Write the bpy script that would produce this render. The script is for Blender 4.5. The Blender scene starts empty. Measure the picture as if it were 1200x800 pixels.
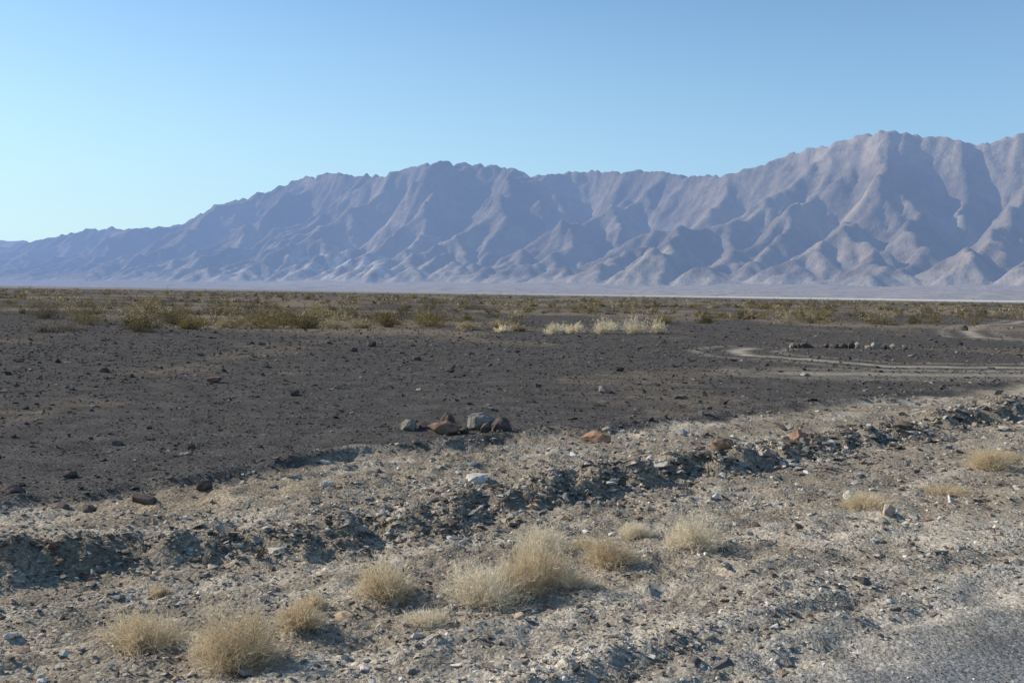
import bpy, bmesh, math, time, numpy as np
from mathutils import Matrix, Vector
T0=time.time()
def tick(s):print('T %.1f %s'%(time.time()-T0,s))
rng=np.random.default_rng(7)
scn=bpy.context.scene
# ---------------------------------------------------------------- noise
def _h(ix,iy,seed):
    h=(ix*374761393+iy*668265263+seed*1442695041)&0xffffffff
    h=((h^(h>>13))*1274126177)&0xffffffff
    return ((h^(h>>16))&0xfff)
_a=np.arange(4096)/4096*2*np.pi
_COS=np.cos(_a)*1.5;_SIN=np.sin(_a)*1.5
def noise(x,y,seed=0):
    x=np.asarray(x,float);y=np.asarray(y,float)
    xf=np.floor(x);yf=np.floor(y);fx=x-xf;fy=y-yf
    xi=xf.astype(np.int64);yi=yf.astype(np.int64)
    u=fx*fx*fx*(fx*(fx*6-15)+10);v=fy*fy*fy*(fy*(fy*6-15)+10)
    out=[]
    for dx in (0,1):
        for dy in (0,1):
            a=_h(xi+dx,yi+dy,seed)
            out.append(_COS[a]*(fx-dx)+_SIN[a]*(fy-dy))
    n00,n01,n10,n11=out
    l=n00+(n01-n00)*v
    return l+(n10+(n11-n10)*v-l)*u
def fbm(x,y,seed=0,octv=4,g=.5):
    s=0;a=1;f=1
    for o in range(octv):
        s=s+a*noise(x*f+o*17.3,y*f-o*9.1,seed+o);a*=g;f*=2.03
    return s
def sst(a,b,x):
    t=np.clip((x-a)/(b-a),0,1);return t*t*(3-2*t)
# ---------------------------------------------------------------- mesh helpers
def mk(name,V,F,mat=None,col=None,smooth=False,attr='tint'):
    me=bpy.data.meshes.new(name)
    V=np.asarray(V,dtype=np.float32);F=np.asarray(F,dtype=np.int32)
    me.vertices.add(len(V));me.vertices.foreach_set('co',V.ravel())
    k=F.shape[1]
    me.loops.add(F.size);me.loops.foreach_set('vertex_index',F.ravel())
    me.polygons.add(len(F));me.polygons.foreach_set('loop_start',np.arange(0,F.size,k,dtype=np.int32))
    me.polygons.foreach_set('use_smooth',np.full(len(F),smooth))
    me.update(calc_edges=True)
    if col is not None:
        c=np.ones((len(V),4),dtype=np.float32);c[:,:3]=col
        a=me.color_attributes.new(attr,'FLOAT_COLOR','POINT');a.data.foreach_set('color',c.ravel())
    o=bpy.data.objects.new(name,me);scn.collection.objects.link(o)
    if mat:me.materials.append(mat)
    return o
def gridfaces(nr,nc):
    i=np.arange(nr-1)[:,None]*nc+np.arange(nc-1)[None,:]
    i=i.ravel()
    return np.stack([i,i+1,i+nc+1,i+nc],1)
# ---------------------------------------------------------------- materials
HAZE_PAINT=(.245,.37,.655)  # colour of the aerial haze painted into distant surfaces
def newmat(name):
    m=bpy.data.materials.new(name);m.use_nodes=True
    nt=m.node_tree;nt.nodes.clear();return m,nt
def N(nt,t,**kw):
    n=nt.nodes.new(t)
    for k,v in kw.items():setattr(n,k,v)
    return n
def math_(nt,op,a,b=None,c=None):
    n=nt.nodes.new('ShaderNodeMath');n.operation=op
    for i,v in enumerate((a,b,c)):
        if v is None:continue
        if hasattr(v,'links'):nt.links.new(v,n.inputs[i])
        else:n.inputs[i].default_value=v
    return n.outputs[0]
def mixc(nt,f,a,b,mode='MIX'):
    n=nt.nodes.new('ShaderNodeMix');n.data_type='RGBA';n.blend_type=mode
    for idx,v in ((0,f),(6,a),(7,b)):
        if hasattr(v,'links'):nt.links.new(v,n.inputs[idx])
        elif idx==0:n.inputs[0].default_value=v
        else:n.inputs[idx].default_value=(*v,1)
    return n.outputs[2]
def ramp(nt,fac,stops):
    r=nt.nodes.new('ShaderNodeValToRGB');nt.links.new(fac,r.inputs[0])
    e=r.color_ramp.elements
    while len(e)<len(stops):e.new(.5)
    for el,(p,c) in zip(e,stops):
        el.position=p;el.color=(c,c,c,1) if not hasattr(c,'__len__') else (*c,1)
    return r.outputs[0]
def haze_paint_out(nt,shader,L=20000.,col=HAZE_PAINT):
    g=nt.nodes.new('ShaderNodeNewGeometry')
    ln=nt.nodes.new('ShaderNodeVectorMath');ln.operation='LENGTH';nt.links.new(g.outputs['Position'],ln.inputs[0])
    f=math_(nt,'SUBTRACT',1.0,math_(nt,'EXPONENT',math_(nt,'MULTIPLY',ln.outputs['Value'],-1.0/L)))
    em=N(nt,'ShaderNodeEmission');em.inputs[0].default_value=(*col,1)  # haze painted in as surface emission, growing with distance from the origin
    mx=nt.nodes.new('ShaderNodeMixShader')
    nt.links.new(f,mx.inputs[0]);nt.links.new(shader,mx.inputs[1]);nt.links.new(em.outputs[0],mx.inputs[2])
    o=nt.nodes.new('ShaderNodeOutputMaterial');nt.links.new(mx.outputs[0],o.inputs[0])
def mat_ground():
    m,nt=newmat('desert_ground')
    at=N(nt,'ShaderNodeAttribute',attribute_name='tint')
    g=nt.nodes.new('ShaderNodeNewGeometry');P=g.outputs['Position']
    def tex(t,scale,**k):
        n=N(nt,t,**k);nt.links.new(P,n.inputs['Vector']);n.inputs['Scale'].default_value=scale;return n
    n1=tex('ShaderNodeTexNoise',1.7);n1.inputs['Detail'].default_value=4;n1.inputs['Roughness'].default_value=.65
    n2=tex('ShaderNodeTexNoise',38.);n2.inputs['Detail'].default_value=3;n2.inputs['Roughness'].default_value=.75
    v1=tex('ShaderNodeTexVoronoi',42.)
    bw1=math_(nt,'MULTIPLY',v1.outputs['Color'],1.0)
    c=mixc(nt,1.0,at.outputs['Color'],ramp(nt,n1.outputs[0],[(.3,.72),(.7,1.28)]),'MULTIPLY')
    c=mixc(nt,1.0,c,ramp(nt,n2.outputs[0],[(.3,.58),(.7,1.42)]),'MULTIPLY')
    c=mixc(nt,1.0,c,ramp(nt,bw1,[(.1,.7),(.8,1.1),(1.,1.7)]),'MULTIPLY')
    hsum=math_(nt,'ADD',math_(nt,'MULTIPLY',v1.outputs['Distance'],-.5),math_(nt,'MULTIPLY',n2.outputs[0],1.1))
    b=N(nt,'ShaderNodeBump');b.inputs['Strength'].default_value=.7;b.inputs['Distance'].default_value=.02
    nt.links.new(hsum,b.inputs['Height'])
    d=N(nt,'ShaderNodeBsdfDiffuse');nt.links.new(c,d.inputs[0]);nt.links.new(b.outputs[0],d.inputs['Normal'])
    haze_paint_out(nt,d.outputs[0]);return m
def mat_stone(name='stone',scale=30.,bump=.6):
    m,nt=newmat(name)
    at=N(nt,'ShaderNodeAttribute',attribute_name='tint')
    g=nt.nodes.new('ShaderNodeNewGeometry')
    n=N(nt,'ShaderNodeTexNoise');nt.links.new(g.outputs['Position'],n.inputs['Vector']);n.inputs['Scale'].default_value=scale
    n.inputs['Detail'].default_value=3;n.inputs['Roughness'].default_value=.7
    c=mixc(nt,1.0,at.outputs['Color'],ramp(nt,n.outputs[0],[(.3,.55),(.7,1.4)]),'MULTIPLY')
    d=N(nt,'ShaderNodeBsdfDiffuse');nt.links.new(c,d.inputs[0])
    if bump:
        b=N(nt,'ShaderNodeBump');b.inputs['Strength'].default_value=bump;b.inputs['Distance'].default_value=.012
        nt.links.new(n.outputs[0],b.inputs['Height']);nt.links.new(b.outputs[0],d.inputs['Normal'])
    o=nt.nodes.new('ShaderNodeOutputMaterial');nt.links.new(d.outputs[0],o.inputs[0]);return m
def mat_plant(name,trans=.3):
    m,nt=newmat(name)
    at=N(nt,'ShaderNodeAttribute',attribute_name='tint')
    d=N(nt,'ShaderNodeBsdfDiffuse');t=N(nt,'ShaderNodeBsdfTranslucent')
    nt.links.new(at.outputs[0],d.inputs[0]);nt.links.new(at.outputs[0],t.inputs[0])
    mx=nt.nodes.new('ShaderNodeMixShader');mx.inputs[0].default_value=trans
    nt.links.new(d.outputs[0],mx.inputs[1]);nt.links.new(t.outputs[0],mx.inputs[2])
    o=nt.nodes.new('ShaderNodeOutputMaterial');nt.links.new(mx.outputs[0],o.inputs[0]);return m
def mat_mountain(name,L=20000.):
    m,nt=newmat(name)
    at=N(nt,'ShaderNodeAttribute',attribute_name='tint')
    g=nt.nodes.new('ShaderNodeNewGeometry')
    n=N(nt,'ShaderNodeTexNoise');nt.links.new(g.outputs['Position'],n.inputs['Vector']);n.inputs['Scale'].default_value=.006
    n.inputs['Detail'].default_value=6;n.inputs['Roughness'].default_value=.7
    c=mixc(nt,1.0,at.outputs['Color'],ramp(nt,n.outputs[0],[(.3,.65),(.7,1.35)]),'MULTIPLY')
    b=N(nt,'ShaderNodeBump');b.inputs['Strength'].default_value=.8;b.inputs['Distance'].default_value=60
    nt.links.new(n.outputs[0],b.inputs['Height'])
    d=N(nt,'ShaderNodeBsdfDiffuse');nt.links.new(c,d.inputs[0]);nt.links.new(b.outputs[0],d.inputs['Normal'])
    haze_paint_out(nt,d.outputs[0],L);return m
M_ground=mat_ground();M_stone=mat_stone('stone',30.,0);M_rock=mat_stone('boulder_stone',14.)
M_dry=mat_plant('dry_twigs',.3);M_leaf=mat_plant('creosote_foliage',.25)
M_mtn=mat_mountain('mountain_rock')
# ---------------------------------------------------------------- terrain
CA,SA=math.cos(math.radians(38)),math.sin(math.radians(38))
def st(x,y):return x*CA+y*SA,-x*SA+y*CA
def bank_t(s):
    return np.interp(s,[-12,-3,1.4,2.6,4.1,5.5,8.25,12,16.4,25,60],[7.7,7.2,6.95,6.5,6.4,6.75,6.85,7.15,7.6,8.3,10])
TR=[[(40,78),(30.2,64),(24.2,53),(20.8,44.5),(22,42.8),(30,42)],
    [(7.8,32.5),(6.8,30.4),(6.7,28),(7.8,26.8),(9.3,24.4),(12.7,24.7),(20,27)],
    [(6.1,21.8),(9.4,21.9),(14,22.5)]]
def polydist(x,y,pl):
    d=np.full(x.shape,1e9)
    for (ax,ay),(bx,by) in zip(pl[:-1],pl[1:]):
        vx,vy=bx-ax,by-ay;t=np.clip(((x-ax)*vx+(y-ay)*vy)/(vx*vx+vy*vy),0,1)
        d=np.minimum(d,np.hypot(x-ax-t*vx,y-ay-t*vy))
    return d
def zones(x,y):
    s,t=st(x,y)
    w=fbm(s*.7,t*.7,3,3)*.28
    tb=bank_t(s)+fbm(s*1.1,t*.3,11,4,.6)*.30
    t2=9.0+fbm(s*.5,t*.2,23,3,.6)*.35+np.interp(s,[-5,3,5,12,25],[-.8,-.45,0,.2,.8])
    return s,t,tb,t2,w
def rut_t(s):return 3.3+.1*noise(s*.6,s*0+3,31)+.03*noise(s*2.5,s*0+8,32)
def H(x,y,zn=None):
    s,t,tb,t2,w=zn or zones(x,y)
    r=np.hypot(x,y);near=np.exp(-(r/45.)**2)
    z=np.interp(t,[-30,-8,-5.5,-1.5,2.4,3.2,4.2,5.4,30],[-.2,-.2,-.03,.03,0,-.0,-.08,-.11,-.11])
    rut=rut_t(s)
    ra=np.clip(.45+1.3*noise(s*.75,t*.3,33),.05,1.2)*sst(1.2,3.6,s)
    z=z+.05*np.exp(-((t-rut-.08)/.11)**2)*ra-.04*np.exp(-((t-rut+.12)/.1)**2)*(.3+.7*ra)
    z=z+.03*np.exp(-((t-4.15-.3*w)/.13)**2)*np.clip(.4+noise(s*.8,t*.2,35),0,1.3)-.02*np.exp(-((t-2.85-.1*w)/.12)**2)
    amp=np.clip(.62+1.0*fbm(s*.5,t*.05,41,4,.6),.05,1.5)
    k=sst(-.24,.12,t-tb)
    z=z*(1-k)+k*(-.03+.095*amp*np.exp(-((t-tb-.12)/.3)**2)+.03*sst(.3,1.5,t-tb))
    k2=sst(-.12,.1,t-t2)
    z=z+k2*.045+.05*np.exp(-((t-t2-.05)/.2)**2)*np.clip(.6+fbm(s*.8,t*.2,47,3),0,1.5)
    rough=np.where(t<t2,1.,.32)*sst(2.1,2.8,t+w*.3)+.03
    hs=.03*fbm(x*1.1,y*1.1,51,3)+.03*fbm(x*3.3,y*3.3,61,3,.6)+.017*noise(x*17,y*17,67)+.009*noise(x*36,y*36,68)
    crest=np.exp(-((t-tb)/.35)**2)
    hs=hs+crest*.06*fbm(x*4.,y*4.,71,3,.65)
    z=z+hs*rough*near
    z=z+(.10*fbm(x/14.,y/14.,81,2)*sst(16,45,r)+.25*fbm(x/60.,y/60.,83,2)*sst(60,150,r))*np.exp(-r/3000.)
    return z
def C(n):return np.array(n,dtype=np.float64)
def ground_col(x,y,zn=None):
    s,t,tb,t2,w=zn or zones(x,y);r=np.hypot(x,y)
    asp=C((.21,.203,.19));sh=C((.41,.36,.29));dirt=C((.31,.25,.18));pale=C((.49,.42,.325));berm=C((.32,.262,.192));pav=C((.108,.096,.086));tan=C((.24,.19,.13));playa=C((.60,.55,.48))
    def mx(a,b,k):return a*(1-k[:,None])+b*k[:,None]
    c=np.tile(asp,(len(x),1))
    c=mx(c,sh,sst(2.25,2.75,t+w*.6))
    c=mx(c,dirt,sst(3.0,4.3,t+w*1.5)*.85)
    c=mx(c,pale,sst(.1,.5,fbm(s*.5,t*1.8,91,3))*sst(2.6,3.4,t)*.65)
    c=mx(c,dirt*.7,np.exp(-((t-rut_t(s)+.1)/.12)**2)*.5)  # rut groove darkened in the colour to strengthen its shadow line
    c=mx(c,berm,sst(-.2,.2,t-tb))
    c=mx(c,pale,sst(.05,.45,fbm(s*.45,t*1.3,95,3))*sst(-.1,.4,t-tb)*.7)
    c=mx(c,dirt*.6,np.exp(-((t-tb)/.16)**2)*.4)
    c=mx(c,pav,sst(-.45,.15,t-t2+w))
    onp=sst(0,.6,t-t2)
    c=mx(c,tan,onp*sst(.25,.8,fbm(x*.22,y*.16,101,3)+.25*fbm(x*1.5,y*1.5,103,3))*.45)
    sel=np.where(r<110)[0];xs_,ys_=x[sel],y[sel];cs=c[sel]
    for pl,wd,kk in zip(TR,(.35,.28,.6),(.9,.85,.6)):
        d=polydist(xs_,ys_,pl)+.15*noise(xs_*1.2,ys_*1.2,105)
        cs=mx(cs,pale*.9,np.exp(-(d/wd)**2)*kk)
        cs=mx(cs,pale*.9,np.exp(-((d-1.25)/(wd*.7))**2)*kk*.5)
    c[sel]=cs
    band=sst(34,42,y)*sst(-.05,.35,fbm(x*.05,y*.04,111,3))*(1-sst(350,600,r)*.5)
    c=mx(c,C((.29,.225,.155)),band*.6)
    d=((s-3.0)/1.1)**2+((t-7.9-.15*w)/.35)**2
    c=mx(c,C((.40,.31,.21)),np.exp(-d)*.9)
    far=sst(500,1100,r*(1+.25*fbm(x/900,y/900,115,3)))
    pb=sst(-.3,.4,x/np.maximum(np.abs(y),1))
    c=mx(c,playa*((.5+.5*pb)*(1+.35*fbm(x/1500,y/600,117,3)))[:,None],far)
    return c
def axis(a,b,base,g,end,g2):
    v=[a]
    while v[-1]<b:v.append(v[-1]+base+g*abs(v[-1]))
    while v[-1]<end:v.append(v[-1]*(1+g2))
    return v
xp=axis(0,150,.022,.012,70000,.08)
xs=np.array([-v for v in xp[:0:-1]]+xp)
yp=axis(3.2,250,0.,.0072,75000,.05)
yn=[-3000,-1000,-400,-150,-60,-30,-20,-14,-10,-8,-6,-5,-4,-3,-2,-1.,0,.6,1.2,1.7,2.1,2.4,2.6,2.8,2.95,3.08]
ys=np.array(yn+yp)
X,Y=np.meshgrid(xs,ys);X=X.ravel();Y=Y.ravel()
zn=zones(X,Y)
Z=H(X,Y,zn);Z=Z-3*sst(2500,6000,np.hypot(X,Y))
mk('ground',np.stack([X,Y,Z],1),gridfaces(len(ys),len(xs)),M_ground,ground_col(X,Y,zn),True)
tick('ground verts %d'%len(X))
# ---------------------------------------------------------------- stones
def hull_rock(seed,n=9,flat=.7):
    r=np.random.default_rng(seed)
    p=r.normal(size=(n,3));p/=np.linalg.norm(p,axis=1)[:,None];p*=r.uniform(.75,1.1,(n,1));p[:,2]*=flat
    bm=bmesh.new()
    for q in p:bm.verts.new(q)
    bmesh.ops.convex_hull(bm,input=bm.verts)
    for v in [v for v in bm.verts if not v.link_faces]:bm.verts.remove(v)
    bmesh.ops.triangulate(bm,faces=bm.faces);bm.verts.index_update()
    V=np.array([v.co[:] for v in bm.verts]);F=np.array([[v.index for v in f.verts] for f in bm.faces])
    bm.free();return V,F
VAR=[hull_rock(i,int(8+i%4)) for i in range(20)]
def scatter(name,x,y,size,col,sink=.1,flat=.75):
    n=len(x);z=H(x,y)
    kind=rng.integers(0,len(VAR),n);ang=rng.uniform(0,6.283,n)
    sc=size[:,None]*np.stack([rng.uniform(.8,1.3,n),rng.uniform(.6,1.,n),rng.uniform(.5,1.,n)*flat],1)
    tilt=rng.normal(0,.35,n);tc,ts=np.cos(tilt),np.sin(tilt)
    Vs=[];Fs=[];Cs=[];off=0
    for k,(V,F) in enumerate(VAR):
        id=np.where(kind==k)[0]
        if not len(id):continue
        P=V[None]*sc[id][:,None,:]
        px=P[...,0]*tc[id][:,None]-P[...,2]*ts[id][:,None];pz=P[...,0]*ts[id][:,None]+P[...,2]*tc[id][:,None];py=P[...,1]
        c,s_=np.cos(ang[id])[:,None],np.sin(ang[id])[:,None]
        W=np.stack([px*c-py*s_+x[id][:,None],px*s_+py*c+y[id][:,None],pz+(z[id]+sc[id][:,2]*sink*2)[:,None]],2)
        Vs.append(W.reshape(-1,3));Fs.append((F[None]+(np.arange(len(id))*len(V))[:,None,None]+off).reshape(-1,3))
        Cs.append(np.repeat(col[id],len(V),0));off+=len(id)*len(V)
    return mk(name,np.concatenate(Vs),np.concatenate(Fs),M_stone,np.concatenate(Cs))
def polar(n,r0,r1,a=.62):
    r=r0*np.exp(rng.uniform(0,1,n)*math.log(r1/r0));th=rng.uniform(-a,a,n)
    return r*np.sin(th),r*np.cos(th)
PAL=np.array([(.39,.35,.295),(.28,.255,.225),(.48,.43,.36),(.33,.25,.18),(.18,.155,.135),(.60,.55,.48),(.25,.175,.13),(.41,.34,.255),(.14,.118,.10)])
PPAV=np.array([(.112,.097,.086),(.080,.070,.064),(.15,.126,.106),(.20,.178,.158),(.13,.100,.082),(.100,.090,.084),(.33,.29,.25)])
def pick(P,n,p=None):return P[rng.choice(len(P),n,p=p)]*rng.uniform(.7,1.25,(n,1))
x,y=polar(135000,3.6,20)
s,t,tb,t2,w=zones(x,y)
dens=np.where(t<2.6,.45,np.where(t<t2+.2,1,0))*np.clip(.75+.9*fbm(x*1.3,y*1.3,201,3)+.9*np.exp(-((t-tb)/.4)**2)+.5*np.exp(-((t-3.4)/.2)**2)-.8*np.exp(-(((s-3.)/1.2)**2+((t-8.)/.4)**2)),.05,1.3)
k=rng.uniform(0,1.3,len(x))<dens;x,y,t,tb,t2=x[k],y[k],t[k],tb[k],t2[k]
size=np.clip(rng.lognormal(math.log(.0082),.62,len(x)),.004,.06)*(1+.7*np.exp(-((t-tb)/.35)**2))*np.clip(np.hypot(x,y)/7,.8,1.6)
size=np.where(t<2.7,np.minimum(size,.009),size)
col=pick(PAL,len(x));mid=sst(-.9,.2,t-t2)[:,None]*.8;col=col*(1-mid)+pick(PPAV,len(x))*mid*1.1
dk=np.exp(-((t-tb)/.3)**2)[:,None]*.22;col=col*(1-dk)
scatter('gravel',x,y,size,col)
tick('gravel %d'%len(x))
x,y=polar(85000,7.,80)
s,t,tb,t2,w=zones(x,y)
k=(t>t2-.1)&(rng.uniform(0,1,len(x))<np.clip(.8+.6*fbm(x*.5,y*.5,211,3),.1,1))
for pl in TR:k&=(polydist(x,y,pl)>.4)
x,y=x[k],y[k];r=np.hypot(x,y)
size=np.clip(rng.lognormal(math.log(.014),.5,len(x)),.006,.07)*np.clip(r/14,.8,2.2)
scatter('desert_pavement_stones',x,y,size,pick(PPAV,len(x),[.24,.2,.2,.13,.1,.1,.03]))
x,y=polar(2600,4,75)
s,t,tb,t2,w=zones(x,y);k=t>2.9;x,y,t,t2=x[k],y[k],t[k],t2[k]
r=np.hypot(x,y);size=np.clip(rng.lognormal(math.log(.03),.5,len(x)),.015,.12)*np.clip(r/12,.7,1.5)
col=np.where((t>t2)[:,None],pick(PPAV,len(x))*.8,pick(PAL,len(x)))
scatter('loose_stones',x,y,size,col)
s=rng.uniform(-3,22,3400);tt=bank_t(s)+rng.normal(0,.28,3400);x=s*CA-tt*SA;y=s*SA+tt*CA
scatter('bank_rubble',x,y,np.clip(rng.lognormal(math.log(.024),.5,len(x)),.012,.09)*np.clip(np.hypot(x,y)/9,.8,1.6),pick(PAL,len(x))*.75)
tick('stones')
# ---------------------------------------------------------------- named rocks
def rock(x,y,w,d,h,col,seed,name='rock',rot=0.,n=16):
    r=np.random.default_rng(seed)
    p=r.normal(size=(n*4,3));p/=np.linalg.norm(p,axis=1)[:,None]
    keep=[p[0]]
    for q in p[1:]:
        if min(np.linalg.norm(q-k_) for k_ in keep)>.62:keep.append(q)
    p=np.array(keep)*r.uniform(.8,1.1,(len(keep),1))
    bm=bmesh.new()
    for q in p:bm.verts.new(q)
    bmesh.ops.convex_hull(bm,input=bm.verts)
    for v in [v for v in bm.verts if not v.link_faces]:bm.verts.remove(v)
    bmesh.ops.bevel(bm,geom=bm.edges[:],offset=.045,segments=2,affect='EDGES',profile=.6)
    bmesh.ops.triangulate(bm,faces=bm.faces)
    bmesh.ops.subdivide_edges(bm,edges=[e for e in bm.edges if e.calc_length()>.3],cuts=2,use_grid_fill=True)
    bmesh.ops.triangulate(bm,faces=bm.faces);bm.verts.index_update()
    V=np.array([v.co[:] for v in bm.verts]);F=np.array([[v.index for v in f.verts] for f in bm.faces]);bm.free()
    nn=noise(V[:,0]*2.3+seed,V[:,1]*2.3+V[:,2]*1.7,seed)*.08+noise(V[:,0]*6+V[:,2]*4,V[:,1]*6,seed+1)*.04
    V=V*(1+nn[:,None])
    V=V-np.array([(V[:,i].max()+V[:,i].min())/2 for i in range(3)]);V/=np.array([(V[:,i].max()-V[:,i].min()) for i in range(3)])
    V=V*np.array([w,d,h*1.3])
    c,s_=math.cos(rot),math.sin(rot);V=np.stack([V[:,0]*c-V[:,1]*s_,V[:,0]*s_+V[:,1]*c,V[:,2]],1)
    zz=float(H(np.array([x]),np.array([y]))[0])
    o=mk(name,V,F,M_rock,np.tile(np.array(col),(len(V),1)),False)
    o.location=(x,y,zz+h*.35);return o
GR=(.27,.235,.19);RD=(.24,.15,.105);DK=(.125,.095,.08);OR=(.34,.205,.13);WH=(.58,.52,.44);TN=(.36,.29,.21)
RK=[(-1.23,12.0,.24,.2,.13,GR,1),(-1.05,12.1,.16,.14,.08,DK,2),(-.79,12.35,.2,.16,.17,DK,3),(-.8,11.75,.38,.26,.15,RD,4),
(-.38,12.2,.38,.28,.21,GR,5),(-.12,12.0,.3,.24,.17,DK,6),(-.3,11.85,.18,.14,.12,DK,7),(-.55,11.8,.14,.1,.08,DK,18),
(1.02,11.6,.38,.28,.15,OR,8),(2.3,10.75,.27,.2,.17,OR,9),(3.5,12.0,.26,.2,.15,OR,10),(3.3,11.9,.13,.1,.08,TN,17),(-.3,9.1,.26,.2,.06,WH,11),
(-2.97,8.0,.32,.18,.07,DK,12),(-2.6,8.4,.14,.12,.09,DK,13),(-5.3,17.7,.3,.22,.1,RD,14),(-4.25,30,.36,.3,.2,DK,15),(-4.3,27,.26,.22,.12,DK,19),
(-4.03,8.0,.24,.18,.06,DK,16),(-3.5,7.7,.14,.12,.06,DK,20),(-3.9,8.75,.16,.12,.06,DK,21),(3.15,8.2,.13,.1,.09,(.40,.31,.24),22),(3.1,9.0,.14,.12,.08,WH,23),(3.0,7.9,.1,.1,.05,GR,24),
(-1.6,8.6,.1,.1,.05,WH,25),(-2.3,24,.22,.2,.1,DK,26),(1.2,12.3,.16,.12,.07,TN,27),(24.5,54,.5,.4,.3,DK,28),(-8.,19.5,.24,.2,.1,DK,29),(-3.3,7.75,.12,.1,.05,DK,30),(1.9,10.7,.14,.12,.08,(.26,.18,.12),31),(1.55,7.3,.17,.12,.05,(.3,.2,.13),32),(-.9,5.45,.16,.1,.04,(.36,.27,.18),33)]
for q in RK:rock(q[0],q[1],q[2],q[3],q[4],q[5],q[6],rot=(q[6]*.7)%3)
i=50
for cx,cy,n,sp,cc in ((9.7,33.2,5,.7,DK),(11.1,33.6,6,.85,DK),(12.45,33.6,10,1.3,TN)):
    for j in range(n):
        i+=1;rock(cx-sp/2+sp*j/(n-1)+rng.normal(0,.04),cy+rng.normal(0,.25),rng.uniform(.18,.32),rng.uniform(.16,.26),rng.uniform(.12,.24),cc if rng.random()<.75 else (DK if cc==TN else TN),i,rot=rng.uniform(0,3))
tick('rocks')
# ---------------------------------------------------------------- plants
def ribbons(P,width,R=rng):
    n,k,_=P.shape
    T=P[:,-1]-P[:,0];side=np.cross(T,R.normal(size=(n,3)));side/=np.linalg.norm(side,axis=1)[:,None]+1e-9
    wd=width[:,None]*np.linspace(1,.35,k)[None,:]
    A=P+side[:,None]*wd[...,None];B=P-side[:,None]*wd[...,None]
    V=np.stack([A,B],2).reshape(-1,3)
    b=(np.arange(n)*k*2)[:,None]+(np.arange(k-1)*2)[None];b=b.ravel()
    return V,np.stack([b,b+1,b+3,b+2],1)
def lumpy(az,el,seed):return 1+.5*noise(np.cos(az)*1.8+seed,np.sin(az)*1.8+el*1.5,seed)
def dry_bush(x,y,w,h,seed,n1=420,n2=3300,col=(.50,.40,.25),name='dry_bush'):
    R=np.random.default_rng(seed);sc=min(1.,w/.4);n1=int(n1*sc);n2=int(n2*sc)
    az=R.uniform(0,6.283,n1);el=np.arcsin(R.uniform(.05,1,n1)**.9)
    L=lumpy(az,el,seed)*R.uniform(.6,1.02,n1)
    d=np.stack([np.cos(az)*np.cos(el)*w/2,np.sin(az)*np.cos(el)*w/2,np.sin(el)*h],1)*L[:,None]
    base=np.stack([R.normal(0,.09*w,n1),R.normal(0,.09*w,n1),R.uniform(-.01,.01,n1)],1)
    k=6;s=np.linspace(0,1,k)
    bend=R.normal(0,.07*w,(n1,3))
    P=base[:,None]+d[:,None]*s[None,:,None]+bend[:,None]*(np.sin(s*3.0)[None,:,None])
    P=P+R.normal(0,.008*w,P.shape)
    j=R.integers(0,n1,n2);f=R.uniform(.35,1.,n2)
    st_=base[j]+d[j]*f[:,None]+bend[j]*np.sin(f*3.0)[:,None]
    dd=d[j]/np.linalg.norm(d[j],axis=1)[:,None]*.7+R.normal(0,.7,(n2,3));dd[:,2]+=.15
    dd/=np.linalg.norm(dd,axis=1)[:,None];dd*=(R.uniform(.05,.2,n2)*w)[:,None]
    k2=4;s2=np.linspace(0,1,k2);Q=st_[:,None]+dd[:,None]*s2[None,:,None]+R.normal(0,.012*w,(n2,k2,3))*s2[None,:,None]
    V1,F1=ribbons(P,np.full(n1,.0017),R);V2,F2=ribbons(Q,R.uniform(.0008,.0015,n2),R)
    c=np.array(col);c1=np.repeat(c*R.uniform(.5,.9,(n1,1)),k*2,0);c2=np.repeat(c*R.uniform(.75,1.25,(n2,1)),k2*2,0)
    V=np.concatenate([V1,V2]);V[:,2]=np.maximum(V[:,2],-.02)
    o=mk(name,V,np.concatenate([F1,F2+len(V1)]),M_dry,np.concatenate([c1,c2]))
    o.location=(x,y,float(H(np.array([x]),np.array([y]))[0]));return o
DB=[(-1.86,5.0,.44,.2),(-1.5,4.85,.2,.1),(-1.31,4.72,.46,.3),(-.72,5.8,.38,.23),(-.14,5.78,.52,.23),(.08,5.95,.38,.25),(.2,6.15,.48,.33),(.24,6.9,.44,.18),(.68,6.6,.36,.21),(.55,6.95,.24,.1),(1.33,7.06,.5,.29),(5.1,10.6,.5,.27),
(-1.13,5.6,.2,.09),(.95,7.45,.26,.1),(4.1,9.3,.5,.08),(3.1,8.6,.45,.06),(-.45,5.35,.3,.05),(-1.1,5.2,.28,.12),(-2.1,5.9,.16,.05),(.45,6.2,.22,.08),(5.6,11.2,.4,.14)]
for i,(x,y,w,h) in enumerate(DB):
    dry_bush(x,y,w,h,300+i,col=((.76,.62,.41),(.84,.73,.54),(.70,.56,.36))[i%3])
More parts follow.
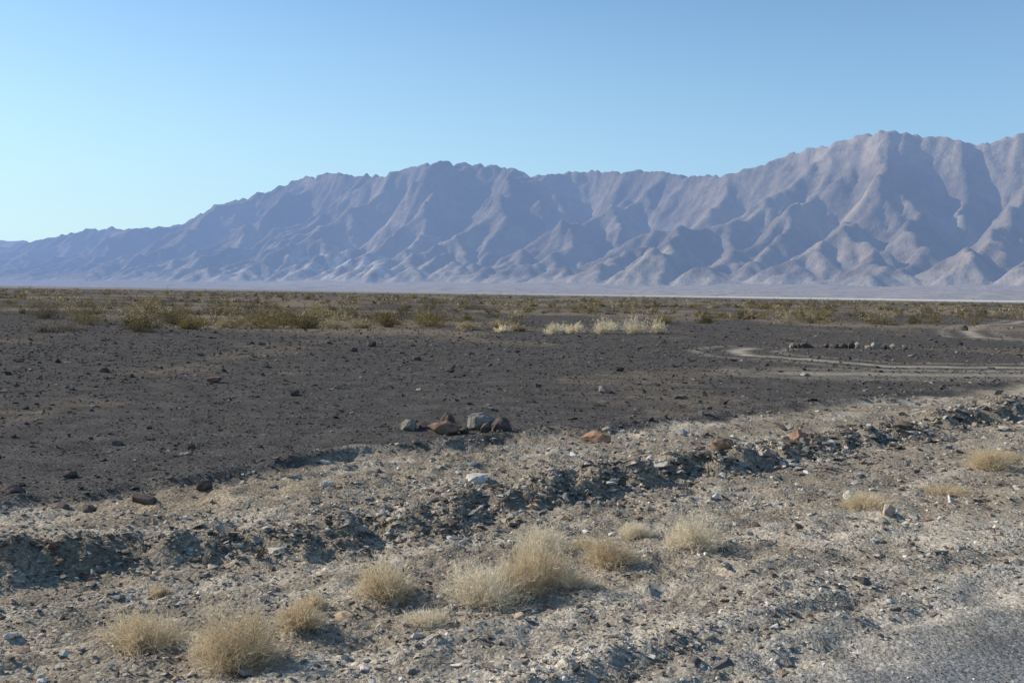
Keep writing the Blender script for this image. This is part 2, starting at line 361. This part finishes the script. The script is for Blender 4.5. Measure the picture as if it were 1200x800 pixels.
def shrub_arrays(x,y,w,h,R,nst,nlf,lf,col,stem=(.16,.12,.08)):
    seed=int(R.integers(0,9999))
    az=R.uniform(0,6.283,nst);el=np.arcsin(R.uniform(.12,1,nst))
    L=lumpy(az,el,seed)*R.uniform(.65,1.05,nst)
    d=np.stack([np.cos(az)*np.cos(el)*w/2,np.sin(az)*np.cos(el)*w/2,np.sin(el)*h],1)*L[:,None]
    base=np.stack([R.normal(0,.08*w,nst),R.normal(0,.08*w,nst),np.zeros(nst)],1)
    s=np.linspace(0,1,4);P=base[:,None]+d[:,None]*s[None,:,None]+R.normal(0,.015*w,(nst,4,3))
    V1,F1=ribbons(P,np.full(nst,.006),R)
    j=R.integers(0,nst,nlf);f=R.uniform(.35,1.08,nlf)
    c=base[j]+d[j]*f[:,None]+R.normal(0,.035*w,(nlf,3));c[:,2]=np.abs(c[:,2])
    a=R.normal(size=(nlf,3));a/=np.linalg.norm(a,axis=1)[:,None];b=np.cross(a,R.normal(size=(nlf,3)));b/=np.linalg.norm(b,axis=1)[:,None]
    sz=(R.uniform(.5,1.2,nlf)*lf)[:,None]
    V2=np.stack([c-a*sz,c-b*sz*.5,c+a*sz,c+b*sz*.5],1).reshape(-1,3)
    F2=np.arange(nlf*4).reshape(-1,4)+len(V1)
    C1=np.tile(np.array(stem),(len(V1),1));cl=R.uniform(.5,1.55,nst)[j]
    C2=np.repeat(np.array(col)[None]*(cl*R.uniform(.7,1.3,nlf))[:,None],4,0)
    V=np.concatenate([V1,V2]);V+=np.array([x,y,float(H(np.array([x]),np.array([y]))[0])])
    return V,np.concatenate([F1,F2]),np.concatenate([C1,C2])
OL=(.255,.19,.065);OL2=(.14,.115,.05);TAN=(.46,.36,.215);GY=(.26,.21,.165);PL=(.80,.69,.48);BR=(.16,.12,.085)
CB=[(-21,36.5,1.8,1.1,OL2),(-17.2,38,2.5,.38,GY),(-19.3,45,2.4,1.35,OL),(-14,37.6,2.1,1.1,OL2),(-13.2,40.8,1.6,.7,OL),(-12,42,1.5,.55,TAN),(-10.4,42,3.0,1.05,OL),(-8.9,43,1.5,.65,OL2),(-8.3,46,1.8,.5,TAN),(-5.9,47,1.6,1.0,OL2),(-3.9,48,2.7,.75,OL),
(.2,44,.9,.4,TAN),(-17,36.2,1.3,.3,GY),(-.6,47,1.4,.35,TAN),(12,62,1.6,.8,OL2),(8.8,58,1.6,.6,OL),(-23.5,50,2.2,1.2,OL2),(-16,47,1.8,.9,OL2),(-11,48,1.8,.8,OL2),(-15.3,42,1.5,.6,TAN),(-6.8,45,1.4,.45,TAN),(-2,44.5,1.3,.4,TAN)]
for i,(x,y,w,h,c) in enumerate(CB):
    V,F,Cc=shrub_arrays(x,y,w,h,np.random.default_rng(500+i),90,2300,.03,c)
    mk('creosote_bush' if c in(OL,OL2) else 'desert_shrub',V,F,M_leaf,Cc)
for i,(x,y,w,h) in enumerate([(1.75,41,.9,.45),(2.6,42,.9,.45),(3.8,41.3,1.1,.66),(5.1,41.3,1.25,.74),(6.1,41.5,1.0,.68),(2.1,43.5,.7,.35),(-.4,42.5,.7,.3),(4.5,44.5,.9,.45)]):
    V,F,Cc=shrub_arrays(x,y,w,h,np.random.default_rng(700+i),120,2800,.024,PL,(.5,.41,.27))
    mk('pale_brush',V,F,M_leaf,Cc)
Vs=[];Fs=[];Cs=[];off=0;R=np.random.default_rng(99);cnt=0
while cnt<1500:
    r=46*math.exp(R.uniform(0,1)**.95*math.log(520/46));th=R.uniform(-.62,.62)
    x=r*math.sin(th);y=r*math.cos(th)
    if y<46 or (x>.10*y and y<66+14*math.sin(x*.2)) :continue
    dn=float(fbm(np.array([x/26.]),np.array([y/20.]),301,3)[0])
    if R.random()>.32+dn*1.5:continue
    q=R.random();c=OL if q<.22 else OL2 if q<.45 else TAN if q<.74 else GY if q<.88 else BR
    w=R.uniform(.6,2.3)*(1+.4*min(1,r/200));h=w*R.uniform(.28,.6)
    if q>.7:h*=.6
    V,F,Cc=shrub_arrays(x,y,w,h,R,16,int(260 if r<120 else 90),.05 if r<120 else .12,c)
    Vs.append(V);Fs.append(F+off);Cs.append(Cc);off+=len(V);cnt+=1
mk('desert_scrub',np.concatenate(Vs),np.concatenate(Fs),M_leaf,np.concatenate(Cs))
tick('plants')
# ---------------------------------------------------------------- mountains (stream-power eroded range)
sky=[(-200,312),(0,290),(50,280),(110,267),(150,268),(190,266),(215,262),(240,245),(270,236),(300,228),(350,210),(385,203),(410,205),(440,207),(480,197),(505,189),(530,192),(560,193),(600,198),(625,208),(650,203),(700,201),(730,202),(760,200),(800,207),(850,205),(885,195),(905,187),(920,181),(960,172),(1000,160),(1030,154),(1060,158),(1090,163),(1110,162),(1135,173),(1160,166),(1200,153),(1300,150),(1500,170)]
su=np.array([a for a,b in sky],float);sv=np.array([b for a,b in sky],float)
F0=1167.
sb=(su-600)/F0;se=(343+.0145*(su-600)-sv)/F0
D=31.0
px,py=-.7689,.6394;qx,qy=.6394,.7689
ps=np.arange(-3500,30000,D);qs=np.arange(-2600,8300,D)
nP,nQ=len(ps),len(qs)
Pg,Qg=np.meshgrid(ps,qs,indexing='ij')
XM=4100+px*Pg+qx*Qg;YM=8000+py*Pg+qy*Qg;B=XM/YM
front=520*fbm(Pg/2300.,Pg*0+.5,401,5,.6)+150+120*noise(Pg/300.,Qg/300.,402)
back=8000
inside=(Qg>front)&(Qg<back)
cx=4100+px*ps+qx*4300;cy=8000+py*ps+qy*4300
hc=np.interp(cx/cy,sb,se)*cy
hc=np.convolve(np.pad(hc,12,mode='edge'),np.ones(25)/25,'valid')
MX=.36
hsc=hc[:,None]/1900.
U=np.where(inside,1.,0.)*34*hsc*(1+.3*fbm(Pg/4200.,Qg/3000.,405,3))*(.30+.70*sst(0,2600,Qg-front))
h=np.where(inside,750*hsc*np.minimum(Qg-front,back-Qg)/4200.,0.)+inside*(60*fbm(Pg/700.,Qg/700.,409,6,.65)+14*rng.random(Pg.shape))
h=np.maximum(h,0)
Kf=1.35*(1+.45*fbm(Pg/1500.,Qg/1500.,411,4,.6)+.35*noise(Pg/90.,Qg/90.,415)+.35*(rng.random(Pg.shape)-.5)).clip(.35,2.2)
idx=np.arange(nP*nQ).reshape(nP,nQ)
for it in range(20):
    best=np.zeros((nP,nQ));rec=idx.copy();dist=np.full((nP,nQ),D)
    for dx in(-1,0,1):
        for dy in(-1,0,1):
            if dx==0 and dy==0:continue
            dd=D*math.hypot(dx,dy)
            a=slice(max(0,-dx),nP-max(0,dx));b=slice(max(0,-dy),nQ-max(0,dy))
            a2=slice(max(0,dx),nP-max(0,-dx));b2=slice(max(0,dy),nQ-max(0,-dy))
            sl=(h[a,b]-h[a2,b2])/dd
            m=sl>best[a,b]
            best[a,b]=np.where(m,sl,best[a,b]);rec[a,b]=np.where(m,idx[a2,b2],rec[a,b]);dist[a,b]=np.where(m,dd,dist[a,b])
    order=np.argsort(h,axis=None);order=order[inside.ravel()[order]]
    ol=order.tolist();rl=rec.ravel().tolist()
    acc=[D*D]*(nP*nQ)
    for i in reversed(ol):
        r_=rl[i]
        if r_!=i:acc[r_]+=acc[i]
    A=np.array(acc)**MX
    f=(Kf.ravel()*A/dist.ravel()).tolist()
    h=h+U
    hl=h.ravel().tolist();cap=(dist.ravel()*.75).tolist()
    for i in ol:
        r_=rl[i]
        if r_!=i:
            hr=hl[r_];g_=f[i];v=(hl[i]+g_*hr)/(1+g_);c_=hr+cap[i]
            hl[i]=v if v<c_ else c_
    h=np.array(hl).reshape(nP,nQ)
    lap=np.zeros_like(h);lap[1:-1,1:-1]=h[2:,1:-1]+h[:-2,1:-1]+h[1:-1,2:]+h[1:-1,:-2]-4*h[1:-1,1:-1]
    h=np.where(inside,h+.06*lap,h)
for _ in range(2):
    lap=np.zeros_like(h);lap[1:-1,1:-1]=h[2:,1:-1]+h[:-2,1:-1]+h[1:-1,2:]+h[1:-1,:-2]-4*h[1:-1,1:-1]
    h=np.where(inside,h+.14*lap,h)
hraw=h.copy()
wx=Pg+120*noise(Pg/500.,Qg/500.,461);
gul=np.abs(noise(wx/250.,Qg/620.,463))*1.0+.55*np.abs(noise(wx/115.+4,Qg/280.,465))
h=h+(gul-.35)*50*sst(25,250,h)
tick('erosion')
apron=np.clip(.046*(np.minimum(Qg,front)+2400+500*fbm(Pg/1800.,Qg/3000.,421,3)),-8,None)*np.clip((Qg+2600)/600.,0,1)-5
nb=300;b0,b1=-.70,.70
bi=np.clip(((B-b0)/(b1-b0)*nb),0,nb-1e-3)
bc=b0+(np.arange(nb)+.5)*(b1-b0)/nb
tgt=np.interp(bc,sb,se)
hh=h*1.0
for itr,(sig,lo_,hi_) in enumerate(((40,.2,8),(12,.5,2),(5,.7,1.4),(2,.8,1.25),(1.2,.9,1.12))):
    ev=((apron+hh)/YM).ravel();mx_=np.full(nb,1e-4);np.maximum.at(mx_,bi.astype(int).ravel(),ev)
    raw=tgt/mx_
    rt=np.clip(raw,lo_,hi_)
    kx=np.arange(-100,101);kr=np.exp(-kx**2/(2*sig*sig));kr/=kr.sum()
    rt=np.convolve(np.pad(rt,100,mode='edge'),kr,'valid')
    hh=hh*np.interp(B.ravel(),bc,rt).reshape(B.shape)
ZM=apron+hh
cm=np.tile(C((.265,.208,.15)),(nP*nQ,1))
n1=fbm(Pg/2400.,Qg/1500.,431,5,.6).ravel();n2=fbm(Pg/700.,Qg/1300.,433,4,.6).ravel()
cm=cm*(1+.3*n2[:,None])
k=sst(.0,.6,n1)[:,None];cm=cm*(1-k)+C((.18,.145,.11))*k
k=sst(.15,.6,-n1)[:,None];cm=cm*(1-k*.6)+C((.37,.29,.205))*k*.6
hi=sst(1400,1900,ZM.ravel())[:,None]*sst(.15,.35,B.ravel())[:,None];cm=cm*(1-hi*.6)+C((.47,.37,.27))*hi*.6
ap=1-sst(10,90,hraw).ravel()[:,None];cm=cm*(1-ap)+C((.35,.29,.23))*ap
el=(ZM/YM).ravel();Bf=B.ravel()
w1=np.exp(-((Bf+.17)/.06)**2-((el-.026)/.014)**2)*sst(-.15,.25,fbm(Pg/380.,Qg/300.,441,4,.6).ravel())
w2=np.exp(-((Bf+.27)/.05)**2-((el-.014)/.008)**2)*sst(-.1,.3,fbm(Pg/500.,Qg/200.,443,4,.6).ravel())*.6
w1=((w1+w2)*1.2).clip(0,1)[:,None];cm=cm*(1-w1)+C((.74,.63,.48))*w1
mk('mountain_range',np.stack([XM.ravel(),YM.ravel(),ZM.ravel()],1),gridfaces(nP,nQ)[:,::-1],M_mtn,cm,True)
ax=np.linspace(-60000,-8000,300);ay=np.linspace(44000,56000,60)
GX,GY_=np.meshgrid(ax,ay);e=np.clip(1-np.abs(GY_-50000)/6000,0,1)
zz=e*(2300+1500*fbm(GX/9000.,GY_/9000.,451,5))*sst(-18500,-25000,GX)
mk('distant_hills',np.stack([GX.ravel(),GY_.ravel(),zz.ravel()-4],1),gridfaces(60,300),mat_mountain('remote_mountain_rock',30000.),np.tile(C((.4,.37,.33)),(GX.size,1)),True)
# ---------------------------------------------------------------- light, sky, camera
az=math.radians(-70);elv=math.radians(30)
sd=Vector((math.sin(az)*math.cos(elv),math.cos(az)*math.cos(elv),math.sin(elv)))
L=bpy.data.lights.new('sun','SUN');L.energy=5.0;L.angle=math.radians(.5);L.color=(1,.94,.84)
lo=bpy.data.objects.new('sun',L);scn.collection.objects.link(lo);lo.rotation_euler=sd.to_track_quat('Z','Y').to_euler()
wd=bpy.data.worlds.new('World');scn.world=wd;wd.use_nodes=True;nt=wd.node_tree
bg=nt.nodes['Background'];sk=nt.nodes.new('ShaderNodeTexSky');sk.sky_type='NISHITA';sk.sun_disc=False
sk.sun_elevation=elv;sk.sun_rotation=az;sk.air_density=1.0;sk.dust_density=.2;sk.ozone_density=2.0;sk.altitude=0
S=.13
tint=mixc(nt,1.0,sk.outputs[0],(.93,1.12,1.20),'MULTIPLY')
tc=nt.nodes.new('ShaderNodeTexCoord');sx=nt.nodes.new('ShaderNodeSeparateXYZ');nt.links.new(tc.outputs['Generated'],sx.inputs[0])
low=ramp(nt,sx.outputs['Z'],[(0.0,.92),(.09,.68),(.19,.28),(.30,0.)])
dp=nt.nodes.new('ShaderNodeVectorMath');dp.operation='DOT_PRODUCT';nt.links.new(tc.outputs['Generated'],dp.inputs[0]);dp.inputs[1].default_value=(math.sin(az),math.cos(az),0)
side=math_(nt,'MULTIPLY_ADD',dp.outputs['Value'],.5,.5)
hz=ramp(nt,side,[(0.,(.26,.41,.70)),(.5,(.34,.56,.83)),(.88,(.58,.81,.92)),(1.,(.66,.86,.94))])
hz=mixc(nt,1.0,hz,(1/S,1/S,1/S),'MULTIPLY')
fin=mixc(nt,low,tint,hz)
nt.links.new(fin,bg.inputs[0]);bg.inputs[1].default_value=S
cam=bpy.data.cameras.new('camera');co=bpy.data.objects.new('camera',cam);scn.collection.objects.link(co)
cam.lens=35.0;cam.sensor_width=36;cam.clip_end=200000;cam.clip_start=.1
co.matrix_world=Matrix.Translation((0,0,1.72))@Matrix.Rotation(math.radians(90-2.8),4,'X')@Matrix.Rotation(math.radians(.83),4,'Z')
scn.camera=co
scn.view_settings.view_transform='Standard';scn.view_settings.look='None';scn.view_settings.exposure=0
tick('done')
